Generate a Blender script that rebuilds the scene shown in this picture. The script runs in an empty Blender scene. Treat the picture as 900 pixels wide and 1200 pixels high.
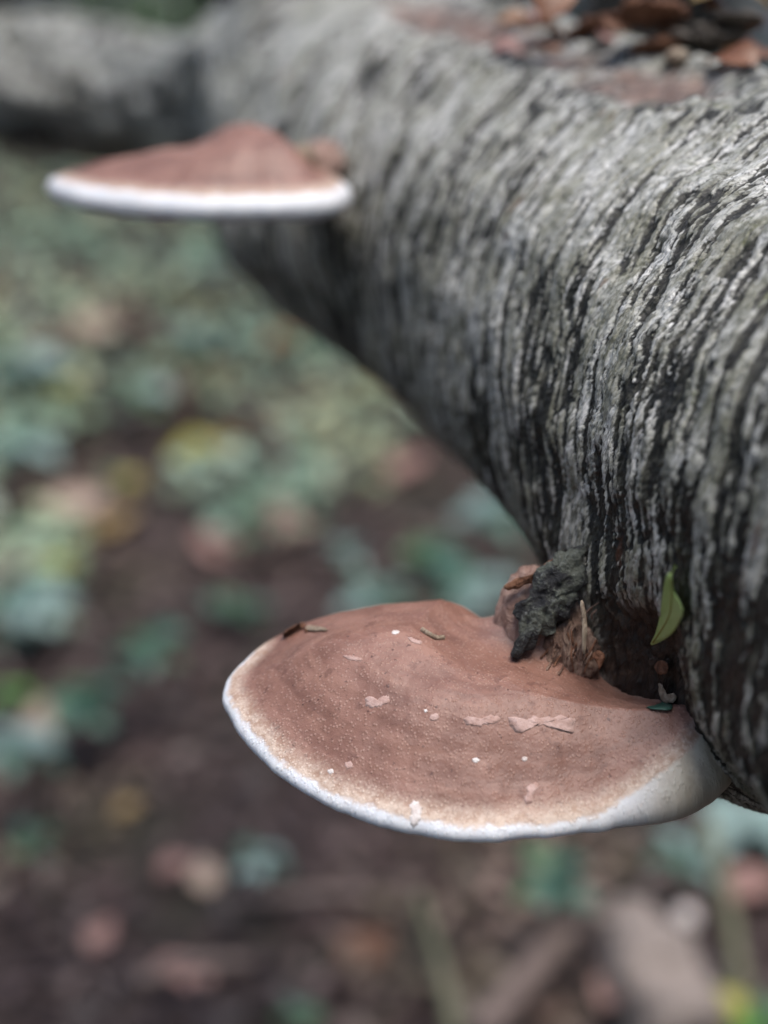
import bpy, math, random
import numpy as np
from mathutils import Vector

random.seed(7); rng = np.random.default_rng(7)
sc = bpy.context.scene
col = sc.collection
R = math.radians

# ------------------------------------------------------------------ camera
CAM_H = 1.25                       # camera height over the forest floor
PITCH = R(22.0)                    # looking down
VFOV = R(38.0)
FPX = 600.0 / math.tan(VFOV / 2)   # focal length in photo pixels (900 x 1200)
CAM = np.array([0.0, 0.0, CAM_H])
FWD = np.array([0.0, math.cos(PITCH), -math.sin(PITCH)])
UPV = np.array([0.0, math.sin(PITCH), math.cos(PITCH)])
RGT = np.array([1.0, 0.0, 0.0])
cd = bpy.data.cameras.new('camera')
cam = bpy.data.objects.new('camera', cd); col.objects.link(cam)
cam.location = CAM; cam.rotation_euler = (R(90) - PITCH, 0, 0)
cd.sensor_fit = 'VERTICAL'; cd.sensor_height = 24.0
cd.lens = 12.0 / math.tan(VFOV / 2)
cd.clip_start = 0.02; cd.clip_end = 400.0
cd.dof.use_dof = True
cd.dof.focus_distance = 0.508
cd.dof.aperture_fstop = cd.lens / 17.0
sc.camera = cam

# ------------------------------------------------------------------ sky, sun, exposure
SUN_EL, SUN_AZ = R(77.0), R(140.0)       # azimuth clockwise from +Y: high, behind the camera to the right
world = bpy.data.worlds.new('World'); sc.world = world; world.use_nodes = True
wn = world.node_tree.nodes; wl = world.node_tree.links
sky = wn.new('ShaderNodeTexSky'); sky.sky_type = 'NISHITA'; sky.sun_disc = False
sky.sun_elevation = SUN_EL; sky.sun_rotation = SUN_AZ
sky.air_density = 1.0; sky.dust_density = 1.8; sky.ozone_density = 0.7
wl.new(sky.outputs[0], wn['Background'].inputs[0]); wn['Background'].inputs[1].default_value = 0.15
sl = bpy.data.lights.new('sun', 'SUN'); sl.energy = 1.5; sl.angle = R(40.0); sl.color = (1.0, 0.95, 0.88)
sun = bpy.data.objects.new('sun', sl); col.objects.link(sun)
sdir = Vector((math.sin(SUN_AZ) * math.cos(SUN_EL), math.cos(SUN_AZ) * math.cos(SUN_EL), math.sin(SUN_EL)))
sun.rotation_euler = sdir.to_track_quat('Z', 'Y').to_euler()
sc.view_settings.view_transform = 'Standard'; sc.view_settings.look = 'None'
sc.view_settings.gamma = 1.0; sc.view_settings.exposure = 1.12
sc.render.engine = 'CYCLES'
sc.cycles.use_denoising = True
sc.cycles.max_bounces = 5

# ------------------------------------------------------------------ helpers
def P(u, v, z):
    """Photo pixel and depth along the view axis -> world point (numpy, broadcasts)."""
    u = np.asarray(u, float); v = np.asarray(v, float); z = np.asarray(z, float)
    a = (u - 450.0) / FPX * z; b = -(v - 600.0) / FPX * z
    return CAM + a[..., None] * RGT + b[..., None] * UPV + z[..., None] * FWD
def ray(u, v):
    d = RGT * ((u - 450) / FPX) + UPV * (-(v - 600) / FPX) + FWD
    return d
def proj(p):
    q = np.asarray(p) - CAM
    z = q @ FWD
    return 450 + (q @ RGT) / z * FPX, 600 - (q @ UPV) / z * FPX, z
def ground_at(u, v, h=0.0):
    d = ray(u, v); t = (h - CAM_H) / d[2]
    return CAM + d * t
def smooth(a, b, x):
    t = np.clip((np.asarray(x, float) - a) / (b - a), 0, 1); return t * t * (3 - 2 * t)

_perm = rng.permutation(1024)
_grad = rng.normal(size=(1024, 3)); _grad /= np.linalg.norm(_grad, axis=1)[:, None]
def perlin(x, y, z=0.0):
    x, y, z = np.broadcast_arrays(np.asarray(x, float), np.asarray(y, float), np.asarray(z, float))
    xi = np.floor(x).astype(int); yi = np.floor(y).astype(int); zi = np.floor(z).astype(int)
    xf, yf, zf = x - xi, y - yi, z - zi
    f = lambda t: t * t * t * (t * (t * 6 - 15) + 10)
    U, V, W = f(xf), f(yf), f(zf)
    out = 0
    for dx in (0, 1):
        for dy in (0, 1):
            for dz in (0, 1):
                h = _perm[(_perm[(_perm[(xi + dx) & 1023] + yi + dy) & 1023] + zi + dz) & 1023]
                g = _grad[h]
                dot = g[..., 0] * (xf - dx) + g[..., 1] * (yf - dy) + g[..., 2] * (zf - dz)
                out = out + dot * (U if dx else 1 - U) * (V if dy else 1 - V) * (W if dz else 1 - W)
    return out * 1.6
def fbm(x, y, z=0.0, o=4):
    s, a, f = 0, 1.0, 1.0
    for i in range(o):
        s = s + a * perlin(np.asarray(x) * f + 17.3 * i, np.asarray(y) * f + 5.1 * i, np.asarray(z) * f); a *= 0.5; f *= 2.03
    return s

def mesh_obj(name, verts, faces, mat, parent=None, base=None, attrs=None, smoothed=True):
    """verts n x 3 in world; faces m x k array (or list of lists). ONE mesh object."""
    verts = np.asarray(verts, float)
    if base is None:
        base = np.array(parent.location) if parent is not None else np.zeros(3)
    off = np.array(base, float)
    me = bpy.data.meshes.new(name)
    if isinstance(faces, np.ndarray):
        n, k = faces.shape
        me.vertices.add(len(verts)); me.vertices.foreach_set('co', (verts - off).astype(np.float32).ravel())
        me.loops.add(n * k); me.loops.foreach_set('vertex_index', faces.astype(np.int32).ravel())
        me.polygons.add(n); me.polygons.foreach_set('loop_start', (np.arange(n) * k).astype(np.int32))
        me.update(calc_edges=True); me.validate()
    else:
        me.from_pydata((verts - off).tolist(), [], faces); me.update()
    if smoothed:
        me.polygons.foreach_set('use_smooth', np.ones(len(me.polygons), bool))
    for k_, a in (attrs or {}).items():
        a = np.asarray(a, np.float32)
        if a.ndim == 1:
            at = me.attributes.new(k_, 'FLOAT', 'POINT'); at.data.foreach_set('value', a)
        else:
            at = me.attributes.new(k_, 'FLOAT_VECTOR', 'POINT'); at.data.foreach_set('vector', a.ravel())
    me.materials.append(mat)
    o = bpy.data.objects.new(name, me); col.objects.link(o)
    if parent is not None:
        o.parent = parent          # parent is unrotated; its own location is already subtracted
    else:
        o.location = base
    return o
def empty(name, loc, label, cat, group=None):
    o = bpy.data.objects.new(name, None); col.objects.link(o); o.location = loc
    o.empty_display_size = 0.02
    return tag(o, label, cat, group)
def tag(o, label, cat, group=None):
    o['label'] = label; o['category'] = cat
    if group: o['group'] = group
    return o
def grid_faces(nu, nv, wrap_v=False):
    i = np.arange(nu - 1)[:, None]; j = np.arange(nv if wrap_v else nv - 1)[None, :]
    a = i * nv + j; b = i * nv + (j + 1) % nv; c = (i + 1) * nv + (j + 1) % nv; d = (i + 1) * nv + j
    return np.stack([a, b, c, d], -1).reshape(-1, 4)

# ---- node materials
class NM:
    def __init__(s, name, rough=0.6, spec=0.5):
        s.m = bpy.data.materials.new(name); s.m.use_nodes = True
        s.n = s.m.node_tree.nodes; s.l = s.m.node_tree.links
        s.b = s.n['Principled BSDF']; s.b.inputs['Roughness'].default_value = rough
        s.b.inputs['Specular IOR Level'].default_value = spec
    def attr(s, name, out='Fac'):
        a = s.n.new('ShaderNodeAttribute'); a.attribute_name = name; return a.outputs[out]
    def coord(s, which='Object'):
        return s.n.new('ShaderNodeTexCoord').outputs[which]
    def scale(s, vec, sc3):
        m = s.n.new('ShaderNodeMapping'); m.inputs['Scale'].default_value = sc3
        s.l.new(vec, m.inputs['Vector']); return m.outputs[0]
    def noise(s, vec, scale, detail=4, rough=0.55, dist=0.0, out='Fac'):
        t = s.n.new('ShaderNodeTexNoise'); t.inputs['Scale'].default_value = scale
        t.inputs['Detail'].default_value = detail; t.inputs['Roughness'].default_value = rough
        t.inputs['Distortion'].default_value = dist
        s.l.new(vec, t.inputs['Vector']); return t.outputs[out]
    def voro(s, vec, scale, out='Distance', rand=1.0):
        t = s.n.new('ShaderNodeTexVoronoi'); t.inputs['Scale'].default_value = scale
        t.inputs['Randomness'].default_value = rand
        s.l.new(vec, t.inputs['Vector']); return t.outputs[out]
    def math(s, op, a, b=None, c=None, clamp=False):
        m = s.n.new('ShaderNodeMath'); m.operation = op; m.use_clamp = clamp
        for i, x in enumerate((a, b, c)):
            if x is None: continue
            if isinstance(x, (int, float)): m.inputs[i].default_value = x
            else: s.l.new(x, m.inputs[i])
        return m.outputs[0]
    def step(s, x, a, b):
        m = s.n.new('ShaderNodeMapRange'); m.interpolation_type = 'SMOOTHSTEP'
        m.inputs['From Min'].default_value = a; m.inputs['From Max'].default_value = b
        s.l.new(x, m.inputs['Value']); return m.outputs[0]
    def mix(s, f, a, b, mode='MIX'):
        m = s.n.new('ShaderNodeMix'); m.data_type = 'RGBA'; m.blend_type = mode
        if isinstance(f, (int, float)): m.inputs[0].default_value = f
        else: s.l.new(f, m.inputs[0])
        for i, x in ((6, a), (7, b)):
            if isinstance(x, tuple): m.inputs[i].default_value = (*x, 1)
            else: s.l.new(x, m.inputs[i])
        return m.outputs[2]
    def ramp(s, f, stops):
        r = s.n.new('ShaderNodeValToRGB'); e = r.color_ramp.elements
        while len(e) < len(stops): e.new(0.5)
        for i, (p, c) in enumerate(stops): e[i].position = p; e[i].color = (*c, 1)
        s.l.new(f, r.inputs[0]); return r.outputs[0]
    def color(s, c):
        if isinstance(c, tuple): s.b.inputs['Base Color'].default_value = (*c, 1)
        else: s.l.new(c, s.b.inputs['Base Color'])
    def rough(s, x): s.l.new(x, s.b.inputs['Roughness'])
    def bump(s, h, dist, strength=1.0):
        b = s.n.new('ShaderNodeBump'); b.inputs['Distance'].default_value = dist; b.inputs['Strength'].default_value = strength
        s.l.new(h, b.inputs['Height'])
        if s.b.inputs['Normal'].is_linked:
            s.l.new(s.b.inputs['Normal'].links[0].from_socket, b.inputs['Normal'])
        s.l.new(b.outputs[0], s.b.inputs['Normal'])

def simple_mat(name, c1, c2, scale=60, rough=0.6, spec=0.4, bumpd=0.0005, trans=0.0):
    m = NM(name, rough, spec); v = m.coord()
    n = m.noise(v, scale, 5, 0.6)
    m.color(m.mix(m.step(n, 0.3, 0.7), c1, c2))
    m.bump(m.noise(v, scale * 4, 4), bumpd)
    if trans:
        pass
    return m.m

# ---- materials
def bark_material():
    m = NM('birch_bark', 0.5, 0.5)
    suv = m.attr('suv', 'Vector')
    groove = m.attr('groove'); cavity_shade = m.attr('cavity_shade'); bare = m.attr('bare')
    fib = m.noise(m.scale(suv, (1, 0.22, 1)), 420, 6, 0.65, 0.6)           # fine fibres round the trunk
    flk = m.noise(m.scale(suv, (1, 0.28, 1)), 230, 5, 0.6, 1.2)
    big = m.noise(suv, 22, 4, 0.55)
    mid = m.noise(m.scale(suv, (1, 0.35, 1)), 75, 4, 0.6)
    pale = m.ramp(flk, [(0.26, (0.06, 0.058, 0.045)), (0.36, (0.27, 0.265, 0.22)), (0.47, (0.53, 0.525, 0.47)), (0.62, (0.80, 0.79, 0.75))])
    pale = m.mix(m.math('MULTIPLY', m.step(m.noise(m.scale(suv, (1, 0.25, 1)), 900, 4, 0.65, 1.0), 0.52, 0.40), 0.75), pale, (0.06, 0.06, 0.048))
    grn = m.mix(m.step(mid, 0.42, 0.66), pale, m.mix(0.6, pale, (0.16, 0.155, 0.085)))
    grn = m.mix(m.math('MULTIPLY', m.step(big, 0.45, 0.70), 0.5), grn, m.mix(0.62, grn, (0.11, 0.115, 0.085)))
    moss = m.math('MULTIPLY', m.step(m.noise(suv, 60, 5, 0.7), 0.60, 0.72), 0.6)
    grn = m.mix(moss, grn, (0.12, 0.135, 0.03))
    dark = m.ramp(fib, [(0.3, (0.006, 0.006, 0.005)), (0.5, (0.018, 0.017, 0.013)), (0.64, (0.07, 0.068, 0.05)), (0.8, (0.22, 0.215, 0.17))])
    g = m.math('ADD', groove, m.math('MULTIPLY', m.math('SUBTRACT', fib, 0.5), 1.7))
    c = m.mix(m.step(g, 0.30, 0.62), grn, dark)
    rust = m.math('MULTIPLY', m.step(m.noise(m.scale(suv, (1, 0.3, 1)), 48, 3, 0.6), 0.685, 0.73), 0.55)
    c = m.mix(rust, c, (0.16, 0.06, 0.03))
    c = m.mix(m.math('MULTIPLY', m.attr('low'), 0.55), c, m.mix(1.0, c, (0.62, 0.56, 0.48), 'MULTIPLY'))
    shade_col = m.ramp(m.noise(suv, 160, 5, 0.7), [(0.35, (0.010, 0.008, 0.006)), (0.6, (0.045, 0.030, 0.021)), (0.75, (0.14, 0.09, 0.06))])
    c = m.mix(m.math('MULTIPLY', cavity_shade, 1.0, clamp=True), c, shade_col)
    bcol = m.ramp(m.noise(suv, 70, 6, 0.65), [(0.3, (0.05, 0.032, 0.024)), (0.5, (0.17, 0.105, 0.08)), (0.7, (0.34, 0.20, 0.15))])
    c = m.mix(bare, c, bcol)
    m.color(c)
    m.rough(m.math('ADD', m.math('MULTIPLY', fib, 0.40), 0.20))
    m.bump(fib, 0.0024, 1.0)
    m.bump(flk, 0.0020, 0.8)
    return m.m
M_BARK = bark_material()

# ------------------------------------------------------------------ the fallen birch trunk
def spline(cp, n):
    """Catmull-Rom through control points (rows), n samples."""
    cp = np.asarray(cp, float)
    c = np.vstack([2 * cp[0] - cp[1], cp, 2 * cp[-1] - cp[-2]])
    t = np.linspace(0, len(cp) - 1 - 1e-9, n); i = t.astype(int); f = (t - i)[:, None]
    p0, p1, p2, p3 = c[i], c[i + 1], c[i + 2], c[i + 3]
    return 0.5 * (2 * p1 + (p2 - p0) * f + (2 * p0 - 5 * p1 + 4 * p2 - p3) * f ** 2 + (3 * p1 - p0 - 3 * p2 + p3) * f ** 3)

VP = np.array([-210.0, -220.0])
def axis_px(rho): return VP[0] + rho * math.cos(R(31)), VP[1] + rho * math.sin(R(31))
TR = 0.116
cps = []
A0 = P(*axis_px(1200), 0.665); A1 = P(*axis_px(800), 0.9975)
adir = (A1 - A0) / np.linalg.norm(A1 - A0)
for d_ in (-1.3, -0.9, -0.5, -0.2, 0.0, 0.2):
    cps.append([*(A0 + adir * d_), TR])
cps.append([*A1, 0.115])
for (u, v, z, r) in ((390, 135, 1.17, 0.106), (300, 125, 1.31, 0.080), (205, 122, 1.42, 0.062),
                     (60, 98, 1.52, 0.066), (-140, 70, 1.60, 0.066), (-480, 30, 1.68, 0.062), (-900, 0, 1.75, 0.055)):
    cps.append([*P(u, v, z), r])
fine_axis = spline(cps, 4000)
seg = np.linalg.norm(np.diff(fine_axis[:, :3], axis=0), axis=1)
fs = np.concatenate([[0], np.cumsum(seg)])
sA0 = fs[np.argmin(np.linalg.norm(fine_axis[:, :3] - A0, axis=1))]     # arclength of the anchor A0
fs = fs - sA0
def axis_at(s):
    return np.stack([np.interp(s, fs, fine_axis[:, k]) for k in range(4)], -1)
def frames(s):
    e = 0.01
    a = axis_at(s + e)[:, :3] - axis_at(s - e)[:, :3]; a /= np.linalg.norm(a, axis=1)[:, None]
    side = np.cross(a, [0, 0, 1.0]); side /= np.linalg.norm(side, axis=1)[:, None]     # to the right of the direction
    up = np.cross(side, a)
    return a, side, up
# theta: 0 = up, 90deg = towards the camera's left (-side)
def base_tube(S, T):
    """positions and outward normals (idealised) for S (n) x T (m)"""
    ax = axis_at(S); a, sd, up = frames(S)
    ct, st = np.cos(T)[None, :, None], np.sin(T)[None, :, None]
    nrm = ct * up[:, None, :] - st * sd[:, None, :]
    return ax, nrm, a, sd, up
# coarse lookup pixel -> (s, theta)
_S = np.linspace(-0.5, 1.3, 500); _T = np.linspace(-math.pi, math.pi, 361)
_ax, _n, _, _, _ = base_tube(_S, _T)
_pos = _ax[:, None, :3] + _n * _ax[:, None, 3:4]
_u, _v, _z = proj(_pos.reshape(-1, 3))
_front = ((_pos.reshape(-1, 3) - CAM) * _n.reshape(-1, 3)).sum(1) < 0
def log_st(u, v):
    d = np.where(_front & (_z > 0.1), (_u - u) ** 2 + (_v - v) ** 2, 1e12); k = int(np.argmin(d))
    return _S[k // len(_T)], _T[k % len(_T)], _z[k], math.sqrt(d[k])
if False:
    for q in ((640, 630), (660, 690), (715, 790), (780, 710), (850, 105), (890, 940), (850, 890), (400, 190), (900, 300)):
        print(q, log_st(*q))

s_sw, t_sw, _, _ = log_st(655, 640)         # collar above the bracket's neck
s_bl, t_bl = -0.150, 2.42                   # belly of the trunk over the bracket
s_cv, t_cv, HOL = -0.108, 2.50, 0.0         # hollow in it, just above the cap (placed below)
def circ(t, t0): return (t - t0 + math.pi) % (2 * math.pi) - math.pi

def trunk_surface(S, T):
    ax, nrm, a, sd, up = base_tube(S, T)
    r = ax[:, 3][:, None] * np.ones((1, len(T)))
    SS = S[:, None] * np.ones((1, len(T))); TT = np.ones((len(S), 1)) * T[None, :]
    W = TT * TR
    # large unevenness
    cx, cy = np.cos(TT) * 1.6, np.sin(TT) * 1.6
    r = r * (1 + (0.045 + 0.16 * smooth(0.5, 0.7, SS)) * fbm(SS * 6, cx, cy, 2)) + 0.0022 * fbm(SS * 22 + 9, cx * 2.2, cy * 2.2, 2)
    # swelling and hollow where the bracket grows out
    ds = (SS - s_sw) / 0.032; dt = circ(TT, t_sw) * TR / 0.040
    swell = np.exp(-(ds ** 2 + dt ** 2))
    belly = np.exp(-((SS - s_bl) / 0.052) ** 2 - (circ(TT, t_bl) * TR / 0.075) ** 2)
    r = r + 0.004 * swell + 0.027 * belly + 0.011 * smooth(-0.17, -0.27, SS) * smooth(1.2, 2.2, TT)
    r = r + 0.026 * np.exp(-((SS - 0.36) / 0.11) ** 2 - (circ(TT, 1.85) * TR / 0.055) ** 2)
    es = (SS - s_cv) / 0.022; et = circ(TT, t_cv) * TR / 0.022
    hollow = np.exp(-(es ** 2 + et ** 2) ** 1.5)
    r = r - 0.013 * hollow * HOL
    # bark streaks run round the trunk, pushed aside by the swelling
    push = 0.022 * np.exp(-((SS - s_cv) / 0.08) ** 2 - (circ(TT, t_cv) * TR / 0.07) ** 2) * np.tanh((SS - s_cv) / 0.03)
    s2 = SS + push + 0.26 * W + 0.004 * fbm(SS * 10, W * 10, 2.0, 2)
    n1 = fbm(s2 / 0.0060, W / 0.058, 0.3, 2)
    n2 = fbm(s2 / 0.0027, W / 0.023, 4.1, 2)
    n3 = fbm(s2 / 0.0014, W / 0.0055, 7.7, 2)
    patch = fbm(s2 / 0.05, W / 0.07, 1.2, 2)
    n4 = fbm(s2 / 0.0018, W / 0.0075, 3.1, 3)
    blot = smooth(0.42, 0.62, SS) * 1.2 * (fbm(SS * 9, cx * 1.3, cy * 1.3, 3) - 0.12)
    n5 = fbm(s2 / 0.0044 + 31, W / 0.030 + 7, 2.7, 2)
    gv = 0.62 * n1 + 0.62 * n2 + 0.48 * n5 + 0.46 * n4 + 0.50 * patch + 0.28 * smooth(0.9, 1.9, TT) + blot
    groove = smooth(-0.08, 0.46, gv)
    h = -0.0024 * groove + 0.0006 * n2 + 0.0005 * n3 + 0.0007 * n4
    # flattened, broken top with bare wood and debris
    top = np.cos(TT)
    near = smooth(-0.75, -0.55, SS) * (1 - smooth(0.30, 0.46, SS))
    rr = r + h
    lim = 0.101 + 0.020 * smooth(0.06, -0.2, SS) + 0.006 * fbm(SS * 11 + 3, W * 9, 5.0, 3) + 0.004 * fbm(SS * 60, W * 60, 5.0, 3)
    ridge = 0.020 * smooth(-0.02, 0.05, -np.sin(TT) * rr) # far side of the top stands higher
    hcap = lim + ridge
    cut = np.clip(rr * top - hcap, 0, None) * near
    bare = smooth(0.006, 0.016, cut + 0.004 * fbm(SS * 40, W * 40, 3.3, 3)) * 0.9
    pos = ax[:, None, :3] + nrm * rr[..., None] - up[:, None, :] * cut[..., None]
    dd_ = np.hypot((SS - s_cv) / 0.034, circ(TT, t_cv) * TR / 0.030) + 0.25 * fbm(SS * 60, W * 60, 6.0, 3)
    cavity_shade = (1 - smooth(0.45, 1.15, dd_)) * HOL  # shade of the cavity, painted into the bark colour wider than the dent
    under = smooth(0.2, 0.9, cavity_shade)
    return pos, dict(groove=groove, cavity_shade=under, bare=bare, s=SS, w=W, low=smooth(1.1, 2.0, TT + 0.25 * fbm(SS * 12, W * 12, 8.0, 3)))

def find_st(u, v):
    Sc = np.linspace(-0.35, 0.1, 226); Tc = np.linspace(0.3, 3.1, 200)
    pu, pv, pz = proj(trunk_surface(Sc, Tc)[0].reshape(-1, 3))
    ok = np.hypot(pu - u, pv - v) < 9
    k = int(np.argmin(np.where(ok, pz, 9))); return Sc[k // 200], Tc[k % 200]
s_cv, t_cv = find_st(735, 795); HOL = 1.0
t_dense0, t_dense1 = R(-35), R(175)
T = np.concatenate([np.linspace(-math.pi, t_dense0, 50, endpoint=False) , np.linspace(t_dense0, t_dense1, 520, endpoint=False), np.linspace(t_dense1, math.pi, 5, endpoint=False)])
S = np.concatenate([np.linspace(-1.2, -0.32, 120, endpoint=False), np.linspace(-0.32, 0.30, 680, endpoint=False),
                    np.linspace(0.30, 0.75, 240, endpoint=False), np.linspace(0.75, fs[-1] - 0.02, 260)])
pos, at = trunk_surface(S, T)
LOGBASE = np.array([A0[0], A0[1], 0.0])
birch = empty('fallen_birch_trunk', LOGBASE, 'fallen silver birch trunk with grey and black furrowed bark carrying two bracket fungi', 'tree trunk')
vv = pos.reshape(-1, 3); ff = grid_faces(len(S), len(T), True)
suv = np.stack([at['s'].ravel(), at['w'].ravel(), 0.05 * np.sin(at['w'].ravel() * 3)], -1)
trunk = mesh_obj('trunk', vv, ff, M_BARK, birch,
                 attrs=dict(groove=at['groove'].ravel(), cavity_shade=at['cavity_shade'].ravel(), bare=at['bare'].ravel(), low=at['low'].ravel(), suv=suv))

M_CUT = simple_mat('cut_wood', (0.30, 0.21, 0.13), (0.42, 0.31, 0.20), 40)
for i_, sgn in ((0, 1), (len(S) - 1, -1)):          # sawn ends, outside the picture
    ring_ = pos[i_]; nT = len(T)
    mesh_obj('cut_end', np.vstack([ring_, ring_.mean(0)[None]]), [[nT, (j + (1 if sgn < 0 else 0)) % nT, (j + (0 if sgn < 0 else 1)) % nT] for j in range(nT)], M_CUT, birch)
bpy.context.view_layer.update()
def cast(objs, u, v):
    """first surface of the objects met from the camera through photo pixel u, v: (point, normal, depth)"""
    best = None; d = ray(u, v)
    for o in objs:
        mw = o.matrix_world.translation
        ok, loc, nor, _ = o.ray_cast(Vector(CAM) - mw, Vector(d).normalized())
        if ok:
            p = np.array(loc + mw); z = float((p - CAM) @ FWD)
            if best is None or z < best[2]: best = (p, np.array(nor), z)
    return best

# limb going up out of the picture behind the far bracket
def tube_part(name, ctrl, mat, parent, ns=90, nt=64, rough=0.06, seed=0.0, attrs=True, base=None, tagd=None, suvr=None):
    c = spline(ctrl, ns); p = c[:, :3]; r = c[:, 3]
    tg = np.gradient(p, axis=0); tg /= np.linalg.norm(tg, axis=1)[:, None]
    ref = np.array([1.0, 0.13, 0.21]) if abs(tg[0][0]) < 0.8 else np.array([0.1, 0.2, 1.0])
    sd = np.cross(tg, ref); sd /= np.linalg.norm(sd, axis=1)[:, None]; up = np.cross(sd, tg)
    T = np.linspace(0, 2 * math.pi, nt, endpoint=False)
    L = np.concatenate([[0], np.cumsum(np.linalg.norm(np.diff(p, axis=0), axis=1))])
    SS = L[:, None] * np.ones((1, nt)); TT = np.ones((ns, 1)) * T
    rr = r[:, None] * (1 + rough * fbm(SS / r.mean() * 0.8 + seed, np.cos(TT) * 1.5, np.sin(TT) * 1.5, 3))
    W = TT * r.mean()
    gv = fbm(SS / 0.010 + seed, np.cos(TT) * 2.0, np.sin(TT) * 2.0, 3)
    groove = smooth(0.1, 0.6, gv)
    rr = rr - 0.02 * r[:, None] * groove
    pos = p[:, None] + rr[..., None] * (np.cos(TT)[..., None] * up[:, None] + np.sin(TT)[..., None] * sd[:, None])
    V = np.vstack([pos.reshape(-1, 3), p[:1], p[-1:]])
    F = [list(map(int, f)) for f in grid_faces(ns, nt, True)]
    a, b = ns * nt, ns * nt + 1
    F += [[a, (j + 1) % nt, j] for j in range(nt)] + [[b, (ns - 1) * nt + j, (ns - 1) * nt + (j + 1) % nt] for j in range(nt)]
    z2 = lambda x: np.concatenate([x.ravel(), [0.0, 0.0]])
    at = dict(groove=z2(groove), low=z2(groove * 0 + 0.5), cavity_shade=z2(groove * 0), bare=z2(groove * 0),
              suv=np.stack([z2(SS), z2(W), z2(np.sin(TT) * 0.02)], -1)) if attrs else None
    return mesh_obj(name, V, F, mat, parent, base=base, attrs=at)
limb = tube_part('limb', [[*P(430, 200, 1.02), 0.085], [*P(400, 110, 1.06), 0.082], [*P(385, 0, 1.10), 0.074], [*P(375, -170, 1.15), 0.064],
                          [*P(372, -420, 1.22), 0.056], [*P(380, -700, 1.30), 0.048]], M_BARK, birch, 160, 90, 0.10, 3.0)

# ------------------------------------------------------------------ bracket fungi
def cap_material():
    m = NM('polypore_skin', 0.55, 0.35)
    e = m.attr('edge'); suv = m.attr('suv', 'Vector'); cream = m.attr('cream'); neck = m.attr('neck')
    n1 = m.noise(suv, 55, 4, 0.6); n2 = m.noise(suv, 260, 5, 0.7); n3 = m.noise(suv, 900, 3, 0.6)
    dots = m.step(m.voro(suv, 780), 0.42, 0.12)
    # zones by distance from the margin in mm, with a ragged boundary
    rag = m.math('ADD', m.math('MULTIPLY', m.math('SUBTRACT', n2, 0.5), 5.5), m.math('MULTIPLY', m.math('SUBTRACT', n1, 0.5), 5.0))
    ee = m.math('ADD', m.math('SUBTRACT', e, cream), rag)
    bands = m.noise(m.scale(m.attr('band', 'Vector'), (1, 1, 1)), 1.0, 4, 0.6)
    brown = m.mix(m.step(n1, 0.35, 0.65), (0.195, 0.096, 0.070), (0.275, 0.145, 0.108))
    brown = m.mix(m.math('MULTIPLY', m.step(bands, 0.50, 0.68), 0.50), brown, (0.125, 0.060, 0.046))
    brown = m.mix(m.math('MULTIPLY', m.step(bands, 0.47, 0.33), 0.5), brown, (0.34, 0.19, 0.14))
    brown = m.mix(m.math('MULTIPLY', dots, 0.30), brown, (0.46, 0.31, 0.245))
    speck = m.step(m.noise(suv, 420, 2, 0.5), 0.67, 0.73)
    brown = m.mix(m.math('MULTIPLY', speck, 0.75), brown, (0.07, 0.03, 0.025))
    blot = m.math('MULTIPLY', m.step(m.noise(suv, 130, 4, 0.65), 0.56, 0.64), m.step(n1, 0.40, 0.56))
    brown = m.mix(m.math('MULTIPLY', blot, 0.55), brown, (0.12, 0.055, 0.042))
    brown = m.mix(m.math('MULTIPLY', neck, 0.6), brown, (0.38, 0.26, 0.215))
    tan = m.mix(m.step(n2, 0.35, 0.62), (0.34, 0.215, 0.15), (0.58, 0.46, 0.37))
    tan = m.mix(m.math('MULTIPLY', dots, 0.5), tan, (0.75, 0.62, 0.52))
    white = m.mix(m.step(n1, 0.3, 0.7), (0.73, 0.745, 0.78), (0.78, 0.785, 0.79))
    crm = m.mix(m.step(n2, 0.3, 0.7), (0.50, 0.43, 0.32), (0.64, 0.58, 0.46))
    white = m.mix(m.step(cream, 0.5, 9.0), white, crm)
    c = m.mix(m.step(m.math('ADD', ee, m.math('MULTIPLY', m.math('SUBTRACT', n3, 0.5), 9.0)), 3.0, 11.5), tan, brown)
    c = m.mix(m.step(ee, 1.3, 3.3), white, c)
    soil = m.math('MULTIPLY', m.step(m.noise(suv, 520, 2, 0.6), 0.735, 0.77), m.step(e, 1.0, 6.0))
    c = m.mix(m.math('MULTIPLY', soil, 0.8), c, (0.06, 0.035, 0.025))
    m.color(c)
    m.rough(m.math('ADD', m.math('MULTIPLY', n2, 0.35), 0.24))
    m.b.inputs['Subsurface Weight'].default_value = 0.12
    m.b.inputs['Subsurface Radius'].default_value = (0.004, 0.0025, 0.002)
    m.b.inputs['Subsurface Scale'].default_value = 0.6
    m.bump(dots, 0.00022, 0.6); m.bump(n2, 0.0007, 0.6); m.bump(n1, 0.0015, 0.4)
    return m.m
M_CAP = cap_material()
def pore_material():
    m = NM('pore_layer', 0.8, 0.2); v = m.coord()
    p = m.voro(v, 1500)
    m.color(m.mix(m.step(p, 0.15, 0.4), (0.30, 0.25, 0.19), (0.72, 0.69, 0.62))); m.bump(p, 0.0005, 0.5); return m.m
M_PORE = pore_material()

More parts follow.
